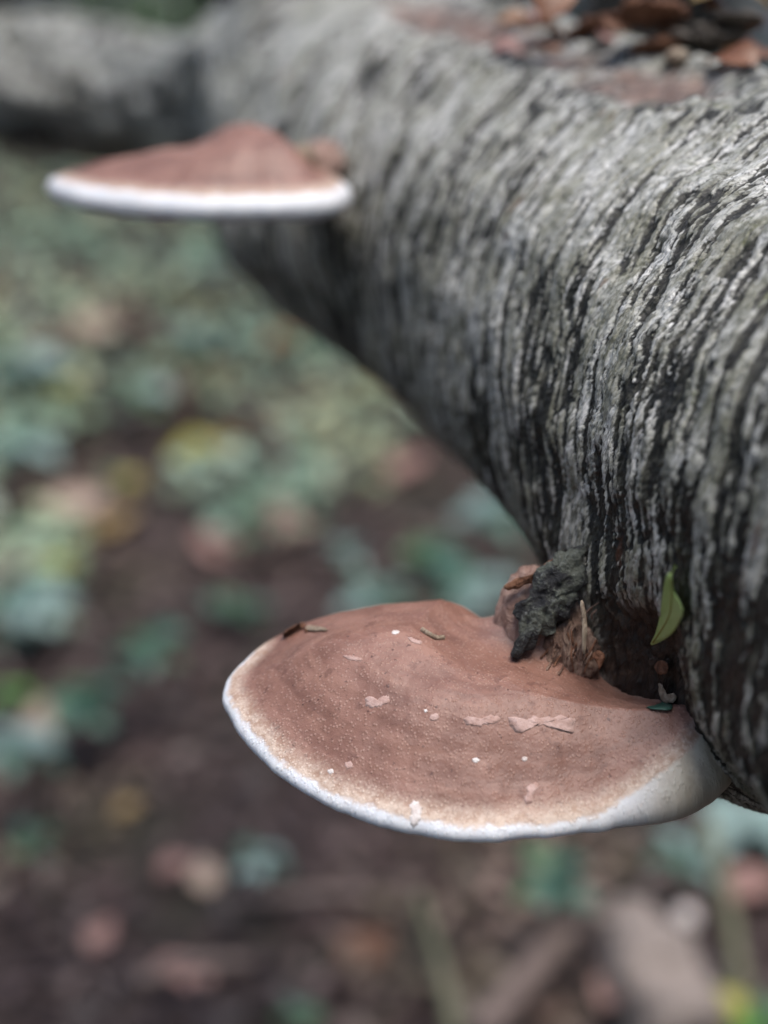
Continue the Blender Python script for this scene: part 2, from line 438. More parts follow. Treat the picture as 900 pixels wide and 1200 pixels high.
def bracket(name, label, outline, ctr, z0, N, e_fn, dome_fn, neck_fn, cream_fn, nphi, nt, ctrl_lip=1.25, group=None):
    N = np.array(N, float); N /= np.linalg.norm(N)
    c0 = P(ctr[0], ctr[1], z0)
    X = np.cross(FWD, N); X /= np.linalg.norm(X); Y = np.cross(N, X)          # X to the right, Y away
    def on_plane(u, v):
        d = ray(u, v); t = ((c0 - CAM) @ N) / (d @ N); p = CAM + d * t - c0
        return np.array([p @ X, p @ Y])
    pts = np.array([on_plane(*q) for q in outline])
    cl = np.vstack([pts, pts[:1]])
    kk_ = 60; sp = spline(np.vstack([pts[-1:], cl, pts[1:2]]), kk_ * (len(pts) + 2))[kk_:-kk_]
    ang = np.unwrap(np.arctan2(sp[:, 1], sp[:, 0])); rad = np.hypot(sp[:, 0], sp[:, 1])
    o_ = np.argsort(ang % (2 * math.pi)); aa = (ang % (2 * math.pi))[o_]; rr_ = rad[o_]
    PH = np.linspace(0, 2 * math.pi, nphi, endpoint=False)
    RAD = np.interp(PH, np.concatenate([aa - 2 * math.pi, aa, aa + 2 * math.pi]), np.tile(rr_, 3))
    for _ in range(2): RAD = (np.roll(RAD, 1) + 2 * RAD + np.roll(RAD, -1)) / 4
    RAD = RAD + 0.0010 * fbm(np.cos(PH) * 5, np.sin(PH) * 5, 1.0, 3)
    # rings by distance from the margin, packed towards the margin
    q = np.linspace(0, 1, nt); tt = 1 - q ** 2.2                      # 1 at the margin -> 0 at the centre
    t = tt[:, None]; rim = RAD[None, :]
    x = np.cos(PH)[None] * rim * t; y = np.sin(PH)[None] * rim * t
    # distance to the outline (not along the radius)
    ring = np.stack([np.cos(PH) * RAD, np.sin(PH) * RAD], -1); rn = np.roll(ring, -1, 0); ab = rn - ring; l2 = (ab ** 2).sum(1)
    d = np.empty(x.shape)
    for i in range(nt):
        px_, py_ = x[i][:, None] - ring[None, :, 0], y[i][:, None] - ring[None, :, 1]
        k_ = np.clip((px_ * ab[:, 0] + py_ * ab[:, 1]) / l2, 0, 1)
        d[i] = np.hypot(px_ - k_ * ab[:, 0], py_ - k_ * ab[:, 1]).min(1)
    d[0] = 0
    e = e_fn(x, y); lip = e * ctrl_lip
    k = np.clip(d / lip, 0, 1)
    prof = e * np.sqrt(1 - (1 - k) ** 2)
    wav = 0.00025 * fbm(d * 140, x * 25, y * 25, 3) * smooth(0.002, 0.012, d) \
        + 0.0005 * fbm(x * 45, y * 45, 2.2, 3) * smooth(0, 0.01, d)
    nk = neck_fn(x, y)
    h = prof + dome_fn(x, y, d) + nk + wav
    top = c0 + x[..., None] * X + y[..., None] * Y + h[..., None] * N
    hb = -prof * 0.85 - 0.0004 + 0.0025 * smooth(0.01, 0.03, d)
    bot = c0 + x[..., None] * X + y[..., None] * Y + hb[..., None] * N
    base = c0 - N * e.max()
    t_o = empty(name, base, label, 'bracket fungus', group)
    # margin = outer rings of the top and the rolled-under lip; cap = the rest; pore_surface below
    km = int(np.searchsorted(-tt, -(1 - 0.004 / RAD.mean())))          # about 4 mm in from the margin
    kb = km
    allv = np.vstack([top.reshape(-1, 3), bot[1:].reshape(-1, 3)])
    ftop = grid_faces(nt, nphi, True)[:, ::-1]
    def nrm_of(v, f):
        a, b, c, d_ = v[f[:, 0]], v[f[:, 1]], v[f[:, 2]], v[f[:, 3]]
        fn = np.cross(c - a, d_ - b); out = np.zeros_like(v)
        for kk in range(4): np.add.at(out, f[:, kk], fn)
        l = np.linalg.norm(out, axis=1); l[l == 0] = 1
        return out / l[:, None]
    seq = np.concatenate([bot[kb:0:-1], top], 0)                       # underside lip -> margin -> centre
    nseq = len(seq); fs_ = grid_faces(nseq, nphi, True)
    vn = nrm_of(seq.reshape(-1, 3), fs_)
    outw = seq.reshape(-1, 3) - (c0 + N * 0.0)
    flip = (vn[-nphi * 8:] @ N).mean() < 0
    if flip: vn = -vn; fs_ = fs_[:, ::-1]
    dseq = np.concatenate([-d[kb:0:-1], d], 0); xs = np.concatenate([x[kb:0:-1], x], 0); ys = np.concatenate([y[kb:0:-1], y], 0)
    nks = np.concatenate([nk[kb:0:-1] * 0, nk], 0)
    ps = np.broadcast_to(PH[None], dseq.shape)
    A = dict(edge=(dseq * 1000).ravel(), cream=cream_fn(xs, ys).ravel() * np.ones(dseq.size), neck=smooth(0.004, 0.02, nks).ravel(),
             suv=np.stack([xs.ravel(), ys.ravel(), np.zeros(xs.size)], -1),
             band=np.stack([dseq.ravel() * 120, xs.ravel() * 22, ys.ravel() * 22], -1))
    cut = kb + km
    def sub(nm, i0, i1, mat):
        sl_ = slice(i0 * nphi, i1 * nphi); f = grid_faces(i1 - i0, nphi, True)
        if flip: f = f[:, ::-1]
        o = mesh_obj(nm, seq.reshape(-1, 3)[sl_], f, mat, t_o, attrs={kk: a[sl_] for kk, a in A.items()})
        o.data.normals_split_custom_set_from_vertices(vn[sl_].tolist())
        return o
    cap = sub('cap', cut, nseq, M_CAP); mar = sub('margin', 0, cut + 1, M_CAP)
    fb = grid_faces(nt - kb, nphi, True)
    if not flip: fb = fb[:, ::-1]
    po = mesh_obj('pore_surface', bot[kb:].reshape(-1, 3), fb, M_PORE, t_o)
    return t_o, cap, mar, on_plane

tau = R(13)
NEAR_OUT = [(262, 808), (266, 832), (282, 862), (310, 892), (345, 920), (390, 945), (440, 964), (500, 978), (560, 984), (620, 981),
            (690, 972), (760, 960), (812, 946), (850, 924), (863, 900), (855, 870), (828, 846), (785, 830), (730, 812), (680, 796),
            (640, 782), (602, 772), (578, 764), (568, 753), (562, 742), (542, 732), (505, 727), (440, 729), (380, 736), (330, 750), (292, 771), (270, 791)]
ctrN = (545, 850)
def plane_xy(u, v, ctr, z0, N):
    c0 = P(ctr[0], ctr[1], z0); N = np.array(N, float); X = np.cross(FWD, N); X /= np.linalg.norm(X); Y = np.cross(N, X)
    d = ray(u, v); p = CAM + d * (((c0 - CAM) @ N) / (d @ N)) - c0
    return p @ X, p @ Y
NK = plane_xy(634, 777, ctrN, 0.524, (0, -math.sin(tau), math.cos(tau)))
def near_e(x, y):
    return 0.0035 * (1 + 0.25 * fbm(x * 28, y * 28, 1.0, 2)) + 0.0130 * smooth(0.045, 0.098, x - 0.3 * y) + 0.008 * smooth(0.02, 0.05, y + 0.15 * x)
def near_dome(x, y, d):
    g = smooth(-0.004, 0.045, d) - smooth(-0.004, 0.045, 0)
    return 0.021 * g + 0.006 * np.exp(-((x + 0.02) ** 2 + (y - 0.035) ** 2) / 0.035 ** 2) * smooth(0, 0.02, d)
def near_neck(x, y):
    q = np.hypot((x - NK[0]), (y - NK[1]) * 1.25)
    return 0.045 * np.exp(-(q / 0.0155) ** 1.35)
def near_cream(x, y):
    return 9.0 * smooth(0.045, 0.092, x - 0.25 * y) - 22.0 * smooth(0.012, 0.045, y + 0.15 * x - 0.4 * np.clip(-x - 0.05, 0, 1))
near_b, near_cap, near_mar, near_on = bracket('bracket_fungus', 'large brown bracket fungus with white rim and pale scabs, nearest and in focus',
    NEAR_OUT, ctrN, 0.524, (0, -math.sin(tau), math.cos(tau)), near_e, near_dome, near_neck, near_cream, 420, 150,
    group='bracket fungi on the birch trunk')

FAR_OUT = [(56, 221), (75, 231), (120, 240), (180, 246), (240, 249), (300, 248), (350, 247), (395, 242), (411, 232), (405, 224), (385, 216),
           (350, 208), (300, 203), (240, 203), (180, 205), (120, 209), (75, 214)]
def far_dome(x, y, d):
    g = smooth(0, 0.04, d)
    return 0.009 * g + 0.0125 * np.exp(-(np.abs(x - 0.031) / 0.026) ** 3.0 - ((y - 0.02) / 0.045) ** 2) * smooth(0.006, 0.03, d) + 0.004 * np.exp(-((x - 0.005) / 0.04) ** 2) * smooth(0.004, 0.03, d)
far_b, far_cap, far_mar, far_on = bracket('bracket_fungus', 'smaller bracket fungus seen edge-on with thick white rim, blurred at upper left',
    FAR_OUT, (235, 226), 0.745, (0, -math.sin(R(2)), math.cos(R(2))), lambda x, y: 0.0072 * (1 + 0.25 * fbm(x * 25, y * 25, 3.0, 2)), far_dome,
    lambda x, y: 0.012 * np.exp(-(np.hypot(x - 0.035, y - 0.05) / 0.02) ** 1.3), lambda x, y: 0 * x + 2.2, 240, 80,
    group='bracket fungi on the birch trunk')
bpy.context.view_layer.update()

# ------------------------------------------------------------------ pieces traced on the surfaces
def resample(poly, n, jit=0.0, seed=0.0):
    c = spline(np.vstack([poly[-1:], poly, poly[:2]]), 40 * (len(poly) + 2))
    k = 40 * (len(poly) + 2) / (len(poly) + 2.0)
    c = c[int(k * 1.0):int(k * 1.0 + k * len(poly))]
    L = np.concatenate([[0], np.cumsum(np.hypot(*np.diff(np.vstack([c, c[:1]]), axis=0).T))])
    t = np.linspace(0, L[-1], n, endpoint=False)
    q = np.stack([np.interp(t, L, np.append(c[:, k_], c[0, k_])) for k_ in (0, 1)], -1)
    if jit:
        a = np.linspace(0, 2 * math.pi, n, endpoint=False)
        m = q.mean(0); tg = np.roll(q, -1, 0) - np.roll(q, 1, 0); tg /= np.linalg.norm(tg, axis=1)[:, None] + 1e-9
        size = np.sqrt(np.prod(q.max(0) - q.min(0)))
        q = q + np.stack([tg[:, 1], -tg[:, 0]], -1) * (jit * 0.6 * size * fbm(q[:, 0] / size * 5 + seed, q[:, 1] / size * 5, seed, 3))[:, None]
    return q
def slab(name, poly, zfun, thick, mat, parent=None, n=40, rings=5, jit=0.05, seed=0.0, lump=0.0, lumpf=120.0, base=None, edge=0.3, pull=0.0):
    """A thin solid with the outline poly (photo pixels), its front at depth zfun(u, v); real thickness behind it."""
    q = resample(np.asarray(poly, float), n, jit, seed); m = q.mean(0)
    fr, bk = [], []
    for i in range(rings + 1):
        f = i / rings
        for (u, v) in m + (q - m) * f if i else [m]:
            z = zfun(u, v) + pull * f * f
            p = P(u, v, z - thick * (1 - edge * 0 - f ** 4 * edge))
            p = p - FWD * lump * float(fbm(p[0] * lumpf + seed, p[1] * lumpf, p[2] * lumpf, 3)) * (1 - 0.3 * f)
            fr.append(p); bk.append(P(u, v, z + 0.0006))
    V = np.array(fr + bk); nf = len(fr); F = []
    def idx(i, j): return 0 if i == 0 else 1 + (i - 1) * n + j % n
    for i in range(rings):
        for j in range(n):
            if i == 0: f = [0, idx(1, j), idx(1, j + 1)]
            else: f = [idx(i, j), idx(i + 1, j), idx(i + 1, j + 1), idx(i, j + 1)]
            F.append(f[::-1]); F.append([nf + k for k in f])
    for j in range(n):
        a, b = idx(rings, j), idx(rings, j + 1); F.append([a, b, nf + b, nf + a])
    if parent is None and base is None: base = V.mean(0)
    o = mesh_obj(name, V, F, mat, parent, base=base)
    import bmesh
    bm = bmesh.new(); bm.from_mesh(o.data); bmesh.ops.recalc_face_normals(bm, faces=bm.faces); bm.to_mesh(o.data); bm.free()
    return o
def onto(objs, dz=0.0, fallback=0.55):
    def f(u, v):
        h = cast(objs, u, v); return (h[2] if h else fallback) + dz
    return f
def fitted(objs, poly, dz=0.0):
    """inverse-depth plane fitted to the surfaces under the outline"""
    q = np.asarray(poly, float); m = q.mean(0); rows, rhs = [], []
    for f in (0.0, 0.5, 0.95):
        for (u, v) in m + (q - m) * f:
            h = cast(objs, u, v)
            if h: rows.append([1, u - m[0], v - m[1]]); rhs.append(1 / h[2])
    A_, b_ = np.array(rows), np.array(rhs)
    c = np.linalg.lstsq(A_, b_, rcond=None)[0]
    c[0] += max(0.0, np.percentile(b_ - A_ @ c, 92))
    return lambda u, v: 1 / (c[0] + c[1] * (u - m[0]) + c[2] * (v - m[1])) + dz

M_SCAB = simple_mat('scab', (0.36, 0.22, 0.18), (0.50, 0.35, 0.31), 300, 0.6, 0.3, 0.0003)
M_WHITEBIT = simple_mat('white_bit', (0.52, 0.44, 0.40), (0.72, 0.67, 0.64), 300, 0.7, 0.3, 0.0003)
M_FLAP = None
def flap_material():
    m = NM('charred_bark', 0.6, 0.45); v = m.coord()
    n = m.noise(v, 90, 6, 0.7, 0.4); k = m.noise(v, 420, 5, 0.7)
    c = m.mix(m.step(n, 0.46, 0.60), (0.014, 0.014, 0.016), (0.115, 0.125, 0.10))
    c = m.mix(m.math('MULTIPLY', m.step(k, 0.55, 0.72), 0.7), c, (0.26, 0.27, 0.25))
    m.color(c); m.bump(n, 0.006, 1.0); m.bump(k, 0.002, 1.0); return m.m
M_FLAP = flap_material()
def wood_material(name, a, b, c3, rough=0.7):
    m = NM(name, rough, 0.3); v = m.coord()
    st = m.noise(m.scale(v, (1, 1, 0.3)), 210, 6, 0.65, 1.5); n = m.noise(v, 60, 4, 0.6)
    c = m.ramp(st, [(0.3, a), (0.5, b), (0.7, c3)]); c = m.mix(m.math('MULTIPLY', m.step(n, 0.5, 0.7), 0.6), c, a)
    m.color(c); m.bump(st, 0.003, 1.0); return m.m
M_TORN = wood_material('torn_wood', (0.07, 0.04, 0.028), (0.24, 0.15, 0.11), (0.48, 0.35, 0.27))
M_SPLINT = wood_material('splinter_wood', (0.18, 0.12, 0.08), (0.36, 0.28, 0.20), (0.55, 0.45, 0.34))
M_RUST = wood_material('rusty_chip', (0.08, 0.035, 0.02), (0.20, 0.09, 0.05), (0.34, 0.18, 0.11))

# torn wood round the neck (part of the trunk)
def lump_part(name, u, v, z, r3, mat, parent, seed=0.0, amp=0.25, freq=90.0, nu=40, nv=60):
    c = P(u, v, z); th = np.linspace(0.0, math.pi, nu)[:, None]; ph = np.linspace(0, 2 * math.pi, nv, endpoint=False)[None]
    d = np.stack([np.sin(th) * np.cos(ph), np.sin(th) * np.sin(ph), np.cos(th) * np.ones_like(ph)], -1)
    loc = d[..., 0:1] * RGT * r3[0] + d[..., 1:2] * FWD * r3[1] + d[..., 2:3] * UPV * r3[2]
    w = (c + loc)
    f = 1 + amp * fbm(w[..., 0] * freq + seed, w[..., 1] * freq, w[..., 2] * freq * 0.6, 4)
    return mesh_obj(name, (c + loc * f[..., None]).reshape(-1, 3), grid_faces(nu, nv, True)[:, ::-1], mat, parent)
zn = P(634, 768, 1.0)
h0 = cast([near_cap], 632, 735); ZN = h0[2] if h0 else 0.565
lump_part('torn_wood', 668, 757, ZN + 0.009, (0.0150, 0.013, 0.0175), M_TORN, birch, 2.0, 0.16, 190.0, 70, 100)
M_NECK = wood_material('neck_flesh', (0.17, 0.09, 0.066), (0.33, 0.21, 0.165), (0.46, 0.34, 0.285))
lump_part('neck', 621, 727, ZN + 0.0105, (0.0130, 0.012, 0.0185), M_NECK, near_b, 5.0, 0.10, 150.0, 70, 90)
for i in range(34):
    rd = random.Random(i); u0, v0 = rd.uniform(640, 702), rd.uniform(705, 770); L_ = rd.uniform(12, 30); a_ = rd.gauss(1.8, 0.3)
    zz = [cast([o for o in birch.children if o.name.startswith('torn_wood')] + [near_cap, trunk], u0 + math.cos(a_) * L_ * f, v0 + math.sin(a_) * L_ * f) for f in (0, 0.5, 1.0)]
    if any(h is None for h in zz): continue
    z0_ = min(h[2] for h in zz)
    pts = [P(u0 + math.cos(a_) * L_ * f + 3 * math.sin(f * 3 + i), v0 + math.sin(a_) * L_ * f, min(h[2], z0_ + 0.004) - 0.0006) for f, h in zip((0, 0.5, 1.0), zz)]
    tube_part('wood_fibre', [[*p, rd.uniform(0.0002, 0.0005)] for p in pts], (M_TORN, M_TORN, M_RUST)[i % 3], birch, 8, 6, 0.2, 1.0 * i, False)
FLAP = [(634, 662), (650, 648), (670, 640), (686, 648), (688, 672), (684, 696), (670, 718), (652, 735), (634, 746), (622, 758), (609, 768), (604, 757), (609, 742), (603, 722), (605, 708), (617, 696), (628, 680)]
zt_ = cast([trunk], 679, 664); zt_ = zt_[2] if zt_ else ZN
def zf(u, v):
    f = min(1.2, max(-0.2, ((u - 606) * 72 + (765 - v) * 105) / (72 ** 2 + 105 ** 2)))
    return (ZN - 0.006) * (1 - f) + (min(zt_, ZN) - 0.003) * f
slab('bark_flap', FLAP, zf, 0.0045, M_FLAP, birch, 110, 18, 0.16, 3.0, 0.0017, 210.0, edge=0.1, pull=0.003)
STRIP = [(590, 687), (602, 680), (620, 674), (640, 660), (655, 650), (660, 655), (648, 668), (628, 681), (610, 688), (596, 692)]
slab('torn_bark_edge', STRIP, lambda u, v: ZN - 0.001, 0.003, M_RUST, birch, 60, 5, 0.08, 8.0, 0.0012, 300.0)
SPL = [(680, 704), (684, 706), (688, 730), (687, 752), (685, 768), (682, 760), (682, 730)]
slab('splinter', SPL, lambda u, v: ZN - 0.012, 0.0015, M_SPLINT, birch, 30, 3, 0.04, 1.0, 0.0004, 300.0)
CHIP = [(694, 768), (701, 762), (709, 768), (707, 776), (702, 784), (699, 776)]
slab('wood_chip', CHIP, lambda u, v: ZN - 0.010, 0.0015, M_RUST, birch, 24, 3, 0.08, 2.0, 0.0005, 300.0)

# lifted bark edges along the broken top
for i in range(9):
    rd = random.Random(100 + i); u0 = 712 + i * 24 + rd.uniform(-9, 9); lip = None
    for v0 in range(30, 200, 2):                       # going down the picture: the first bark that faces the camera
        h0_ = cast([trunk], u0, v0)
        if h0_ is not None and h0_[2] < 0.66 and h0_[1] @ FWD < -0.42: lip = h0_; break
    if lip is None: continue
    v0 += rd.uniform(-3, 9); w_, h_ = rd.uniform(5, 10), rd.uniform(6, 15); k_ = rd.uniform(1, 5)
    slab('bark_curl', [(u0 - w_ + k_, v0 - h_), (u0 + w_ * 0.2 + k_, v0 - h_ * 1.2), (u0 + w_ + k_, v0 - h_ * 0.6), (u0 + w_ * 0.5, v0 + h_ * 0.2), (u0 - k_, v0 + h_ * 0.9), (u0 - w_ * 0.5 - k_, v0 + h_ * 0.3)],
         lambda u, v, z=lip[2]: z - 0.0015, 0.0012, (M_SPLINT, M_FLAP, M_TORN)[i % 3], birch, 30, 4, 0.35, i * 1.7, 0.0016, 260.0)

# pale scabs, part of the near cap
SC = dict(scab=[[(429, 818), (436, 816), (442, 820), (450, 815), (457, 817), (455, 824), (446, 828), (433, 829), (428, 824)],
                [(543, 843), (550, 839), (562, 842), (574, 838), (584, 839), (584, 846), (572, 849), (556, 851), (546, 849)],
                [(594, 840), (604, 839), (612, 846), (626, 841), (640, 842), (655, 839), (671, 842), (673, 851), (668, 860), (658, 856), (645, 851), (628, 851), (618, 854), (606, 858), (599, 852)],
                [(402, 769), (412, 768), (424, 772), (421, 775), (410, 773)],
                [(478, 746), (487, 749), (495, 752), (490, 755), (480, 751)],
                [(505, 838), (512, 836), (514, 842), (507, 845), (503, 843)],
                [(617, 922), (626, 917), (632, 921), (626, 930), (623, 940), (616, 943), (613, 936), (618, 929)],
                [(404, 895), (411, 892), (413, 898), (407, 901)]],
          white_fleck=[[(481, 943), (487, 938), (493, 945), (494, 955), (490, 966), (483, 970), (480, 960), (483, 950)],
                       [(553, 890), (558, 888), (562, 891), (557, 894)], [(612, 888), (617, 887), (618, 891), (613, 892)],
                       [(384, 903), (389, 901), (391, 905), (386, 907)], [(460, 739), (468, 739), (466, 743), (460, 743)],
                       [(497, 832), (500, 831), (501, 834), (498, 835)]])
for nm_, polys in SC.items():
    for i, pl in enumerate(polys):
        slab(nm_, pl, onto([near_cap, near_mar]), 0.0002, M_SCAB if nm_ == 'scab' else M_WHITEBIT, near_b, 64, 3, 0.15, i * 3.1, edge=0.9)

lump_part('stub', 356, 190, 0.752, (0.0075, 0.012, 0.0085), M_SPLINT, far_b, 7.0, 0.22, 120.0, 24, 32)
lump_part('stub', 372, 200, 0.775, (0.016, 0.022, 0.014), M_NECK, far_b, 9.0, 0.22, 90.0, 24, 32)

# ------------------------------------------------------------------ leaves
def leaf_mat(name, c1, c2, vein, rough=0.45, transl=0.25):
    m = NM(name, rough, 0.5); v = m.coord(); n = m.noise(v, 60, 4, 0.6); k = m.noise(v, 300, 3, 0.6)
    c = m.mix(m.step(n, 0.35, 0.65), c1, c2); c = m.mix(m.math('MULTIPLY', m.step(k, 0.6, 0.75), 0.4), c, vein)
    m.color(c); m.bump(k, 0.0006, 0.6)
    if transl:
        t = m.n.new('ShaderNodeBsdfTranslucent'); m.l.new(c, t.inputs[0])
        x = m.n.new('ShaderNodeMixShader'); x.inputs[0].default_value = transl
        m.l.new(m.b.outputs[0], x.inputs[1]); m.l.new(t.outputs[0], x.inputs[2])
        m.l.new(x.outputs[0], m.n['Material Output'].inputs[0])
    return m.m
LM = dict(
    green=leaf_mat('fresh_green_leaf', (0.42, 0.56, 0.17), (0.50, 0.63, 0.24), (0.56, 0.66, 0.32)),
    teal=leaf_mat('teal_green_leaf', (0.045, 0.115, 0.080), (0.075, 0.16, 0.115), (0.12, 0.18, 0.14), 0.38),
    blue=leaf_mat('bluish_leaf', (0.21, 0.31, 0.28), (0.29, 0.39, 0.36), (0.3, 0.38, 0.34), 0.38),
    mid=leaf_mat('mid_green_leaf', (0.07, 0.14, 0.065), (0.10, 0.19, 0.085), (0.15, 0.22, 0.10), 0.40),
    bright=leaf_mat('bright_green_leaf', (0.09, 0.26, 0.04), (0.13, 0.31, 0.06), (0.2, 0.35, 0.1)),
    yellow=leaf_mat('yellow_leaf', (0.33, 0.31, 0.06), (0.40, 0.36, 0.08), (0.3, 0.26, 0.06), 0.5),
    ochre=leaf_mat('ochre_leaf', (0.30, 0.20, 0.08), (0.36, 0.25, 0.10), (0.2, 0.13, 0.05), 0.5),
    tan=leaf_mat('tan_leaf', (0.38, 0.28, 0.21), (0.48, 0.36, 0.28), (0.35, 0.24, 0.17), 0.55),
    orange=leaf_mat('orange_leaf', (0.25, 0.115, 0.045), (0.34, 0.17, 0.075), (0.3, 0.12, 0.05), 0.5),
    pink=leaf_mat('pinkish_brown_leaf', (0.30, 0.17, 0.14), (0.38, 0.22, 0.19), (0.2, 0.1, 0.08), 0.55),
    brown=leaf_mat('brown_leaf', (0.13, 0.06, 0.035), (0.20, 0.095, 0.05), (0.08, 0.04, 0.02), 0.5),
    rust=leaf_mat('rust_leaf', (0.14, 0.05, 0.02), (0.21, 0.085, 0.035), (0.1, 0.04, 0.02), 0.45))
def leaf_geo(L, Wd, fold=0.25, curl=0.3, wave=0.1, seed=0.0, n=9, teeth=0.0, lobes=0.0):
    """leaf along +x from its stalk, lying in xy; returns verts, faces (front sheet with midrib fold)"""
    V, F = [], []
    for i in range(n + 1):
        t = i / n
        w = Wd * math.sin(math.pi * min(1, t ** 0.8)) ** 0.8 * (1 - 0.25 * t) * (1 + lobes * math.cos(t * 15)) + (teeth * Wd * (i % 2) if 0 < i < n else 0)
        x = L * t; zc = -curl * L * (t - 0.35) ** 2
        for k in (-1, -0.5, 0, 0.5, 1):
            V.append((x - abs(k) * 0.05 * L * (1 - t), w * k, zc + fold * abs(k) * w + wave * Wd * math.sin(t * 9 + seed + k * 2) * abs(k)))
    for i in range(n):
        for k in range(4):
            a = i * 5 + k; F.append((a, a + 1, a + 6, a + 5))
    return np.array(V), F
def rotm(az, pitch, roll):
    ca, sa, cp, sp, cr, sr = math.cos(az), math.sin(az), math.cos(pitch), math.sin(pitch), math.cos(roll), math.sin(roll)
    Rz = np.array([[ca, -sa, 0], [sa, ca, 0], [0, 0, 1]]); Ry = np.array([[cp, 0, -sp], [0, 1, 0], [sp, 0, cp]]); Rx = np.array([[1, 0, 0], [0, cr, -sr], [0, sr, cr]])
    return Rz @ Ry @ Rx
def fallen_leaf(p, L, Wd, az, mat, label, pitch=0.1, roll=0.0, curl=0.4, cat='leaf', group=None, name='fallen_leaf', fold=0.2):
    V, F = leaf_geo(L, Wd, fold, curl, 0.12, az * 3, teeth=0.08)
    V = V - np.array([L * 0.5, 0, 0]); V = V @ rotm(az, pitch, roll).T
    V[:, 2] -= V[:, 2].min() * 0.6
    o = mesh_obj(name, V + p, F, mat, None, base=p)
    tag(o, label, cat, group); return o

# green torn leaf hanging on the bark
GL = [(781, 674), (787, 671), (788, 680), (790, 692), (796, 703), (801, 716), (797, 728), (788, 742), (776, 751), (762, 756), (768, 742), (773, 722), (776, 700), (778, 686)]
zg = fitted([trunk], GL, -0.0035)
gl = slab('green_leaf', GL, zg, 0.0008, LM['green'], None, 60, 6, 0.0, 1.0, 0.00015, 130.0)
tag(gl, 'torn fresh green leaf stuck upright on the bark above the near bracket', 'leaf')
gp = gl.location
slab('stalk', [(786, 673), (788, 668), (791, 663), (792, 664), (789, 670), (788, 675)], zg, 0.0007, LM['green'], gl, 16, 2, 0, base=gp)
mid_pts = [P(u, v, zg(u, v) - 0.0010) for u, v in ((786, 678), (787, 700), (783, 724), (765, 753))]
tube_part('midrib', [[*p, 0.00022] for p in mid_pts], LM['yellow'], gl, 12, 6, 0.05, 1.0, False, base=np.array(gp))
TL = [(757, 829), (768, 826), (779, 822), (788, 826), (786, 832), (774, 832)]
tl = slab('leaf_fragment', TL, onto([near_cap, trunk], -0.001), 0.0008, LM['teal'], None, 24, 3, 0.03, 2.0)
tag(tl, 'tiny teal leaf fragment wedged between the near cap and the bark', 'leaf')
# dry scraps caught on the bark under the green leaf
for pl, lab, mt in (([(772, 800), (778, 806), (783, 814), (790, 813), (794, 818), (786, 824), (776, 822), (772, 812)], 'pale dry husk caught between bark and cap beside the teal fragment', M_SPLINT),
                    ([(768, 778), (776, 774), (783, 779), (782, 788), (774, 791), (768, 786)], 'dull brown leaf scrap on the bark just under the green leaf', M_RUST)):
    zz = fitted([trunk], pl, -0.003)
    tag(slab('dry_scrap', pl, zz, 0.001, mt, None, 30, 4, 0.12, 4.0, 0.0008, 260.0), lab, 'debris')

# twig bits on the near cap
def tiny_tube(name, pts, r, mat, parent=None, base=None, nt=8):
    return tube_part(name, [[*p, r] for p in pts], mat, parent, 16, nt, 0.15, 1.0, False, base=base)
zc_ = onto([near_cap], -0.0012)
tw = empty('twig_fragment', cast([near_cap], 355, 738)[0], 'small curled bark scrap on the far left of the near cap', 'twig')
slab('bark_scrap', [(330, 743), (338, 737), (350, 731), (356, 735), (348, 738), (338, 743)], zc_, 0.0015, M_RUST, tw, 24, 3, 0.1, 2.0)
slab('pale_scrap', [(358, 734), (368, 733), (381, 736), (383, 739), (370, 739), (358, 738)], zc_, 0.0012, M_SPLINT, tw, 24, 3, 0.1, 3.0)
tiny_tube('twig', [P(u, v, zc_(u, v)) for u, v in ((332, 745), (345, 737), (356, 731), (359, 740))], 0.0006, M_RUST, tw)
t2b = cast([near_cap], 507, 743)[0]
t2 = tiny_tube('twig_fragment', [P(u, v, zc_(u, v)) for u, v in ((494, 737), (503, 743), (512, 747), (520, 747))], 0.0009, M_SPLINT, None, base=t2b)
tag(t2, 'tiny pale twig lying near the back of the near cap', 'twig')

# ------------------------------------------------------------------ litter on the flat top of the trunk
def on_log(u, v):
    h = cast([trunk], u, v); return h[0] if h else P(u, v, 0.7)
def log_leaf(u, v, L, Wd, az, key, label, pitch=0.2, roll=0.3, curl=0.8):
    return fallen_leaf(on_log(u, v) + np.array([0, 0, 0.002]), L, Wd, az, LM[key], label, pitch, roll, curl, group='leaves lying on top of the trunk')
log_leaf(872, 66, 0.024, 0.006, 0.5, 'orange', 'curled orange leaf on the trunk top at the right edge', 0.25, 0.5)
log_leaf(850, 82, 0.030, 0.009, 2.2, 'rust', 'dark red-brown leaf beside the curled orange leaf on the trunk', 0.1, -0.4)
log_leaf(893, 74, 0.030, 0.010, 1.2, 'brown', 'brown leaf cut by the right edge, on the trunk top', 0.1, 0.4)
log_leaf(612, 34, 0.026, 0.007, 0.3, 'orange', 'blurred orange leaf on the trunk top above its pale flank', 0.1, 0.4)
log_leaf(650, 12, 0.040, 0.012, 1.3, 'rust', 'tall rust-brown leaf standing on the trunk at the top edge', 0.7, 0.2)
log_leaf(640, 45, 0.032, 0.010, 2.6, 'brown', 'dark brown leaf below the tall rust-brown leaf on the trunk', 0.3, 0.3)
log_leaf(860, 6, 0.04, 0.014, 0.2, 'ochre', 'ochre leaf at the top edge of the picture on the trunk', 0.1, 0.3)
pb = on_log(640, 22)
tag(lump_part('pale_scrap', *[float(x) for x in proj(pb + np.array([0, 0, 0.006]))], (0.007, 0.006, 0.004), M_WHITEBIT, None, 1.0, 0.3, 150.0, 16, 20), 'small bluish white scrap among brown leaves on the trunk top', 'debris')
pb = on_log(792, 76)
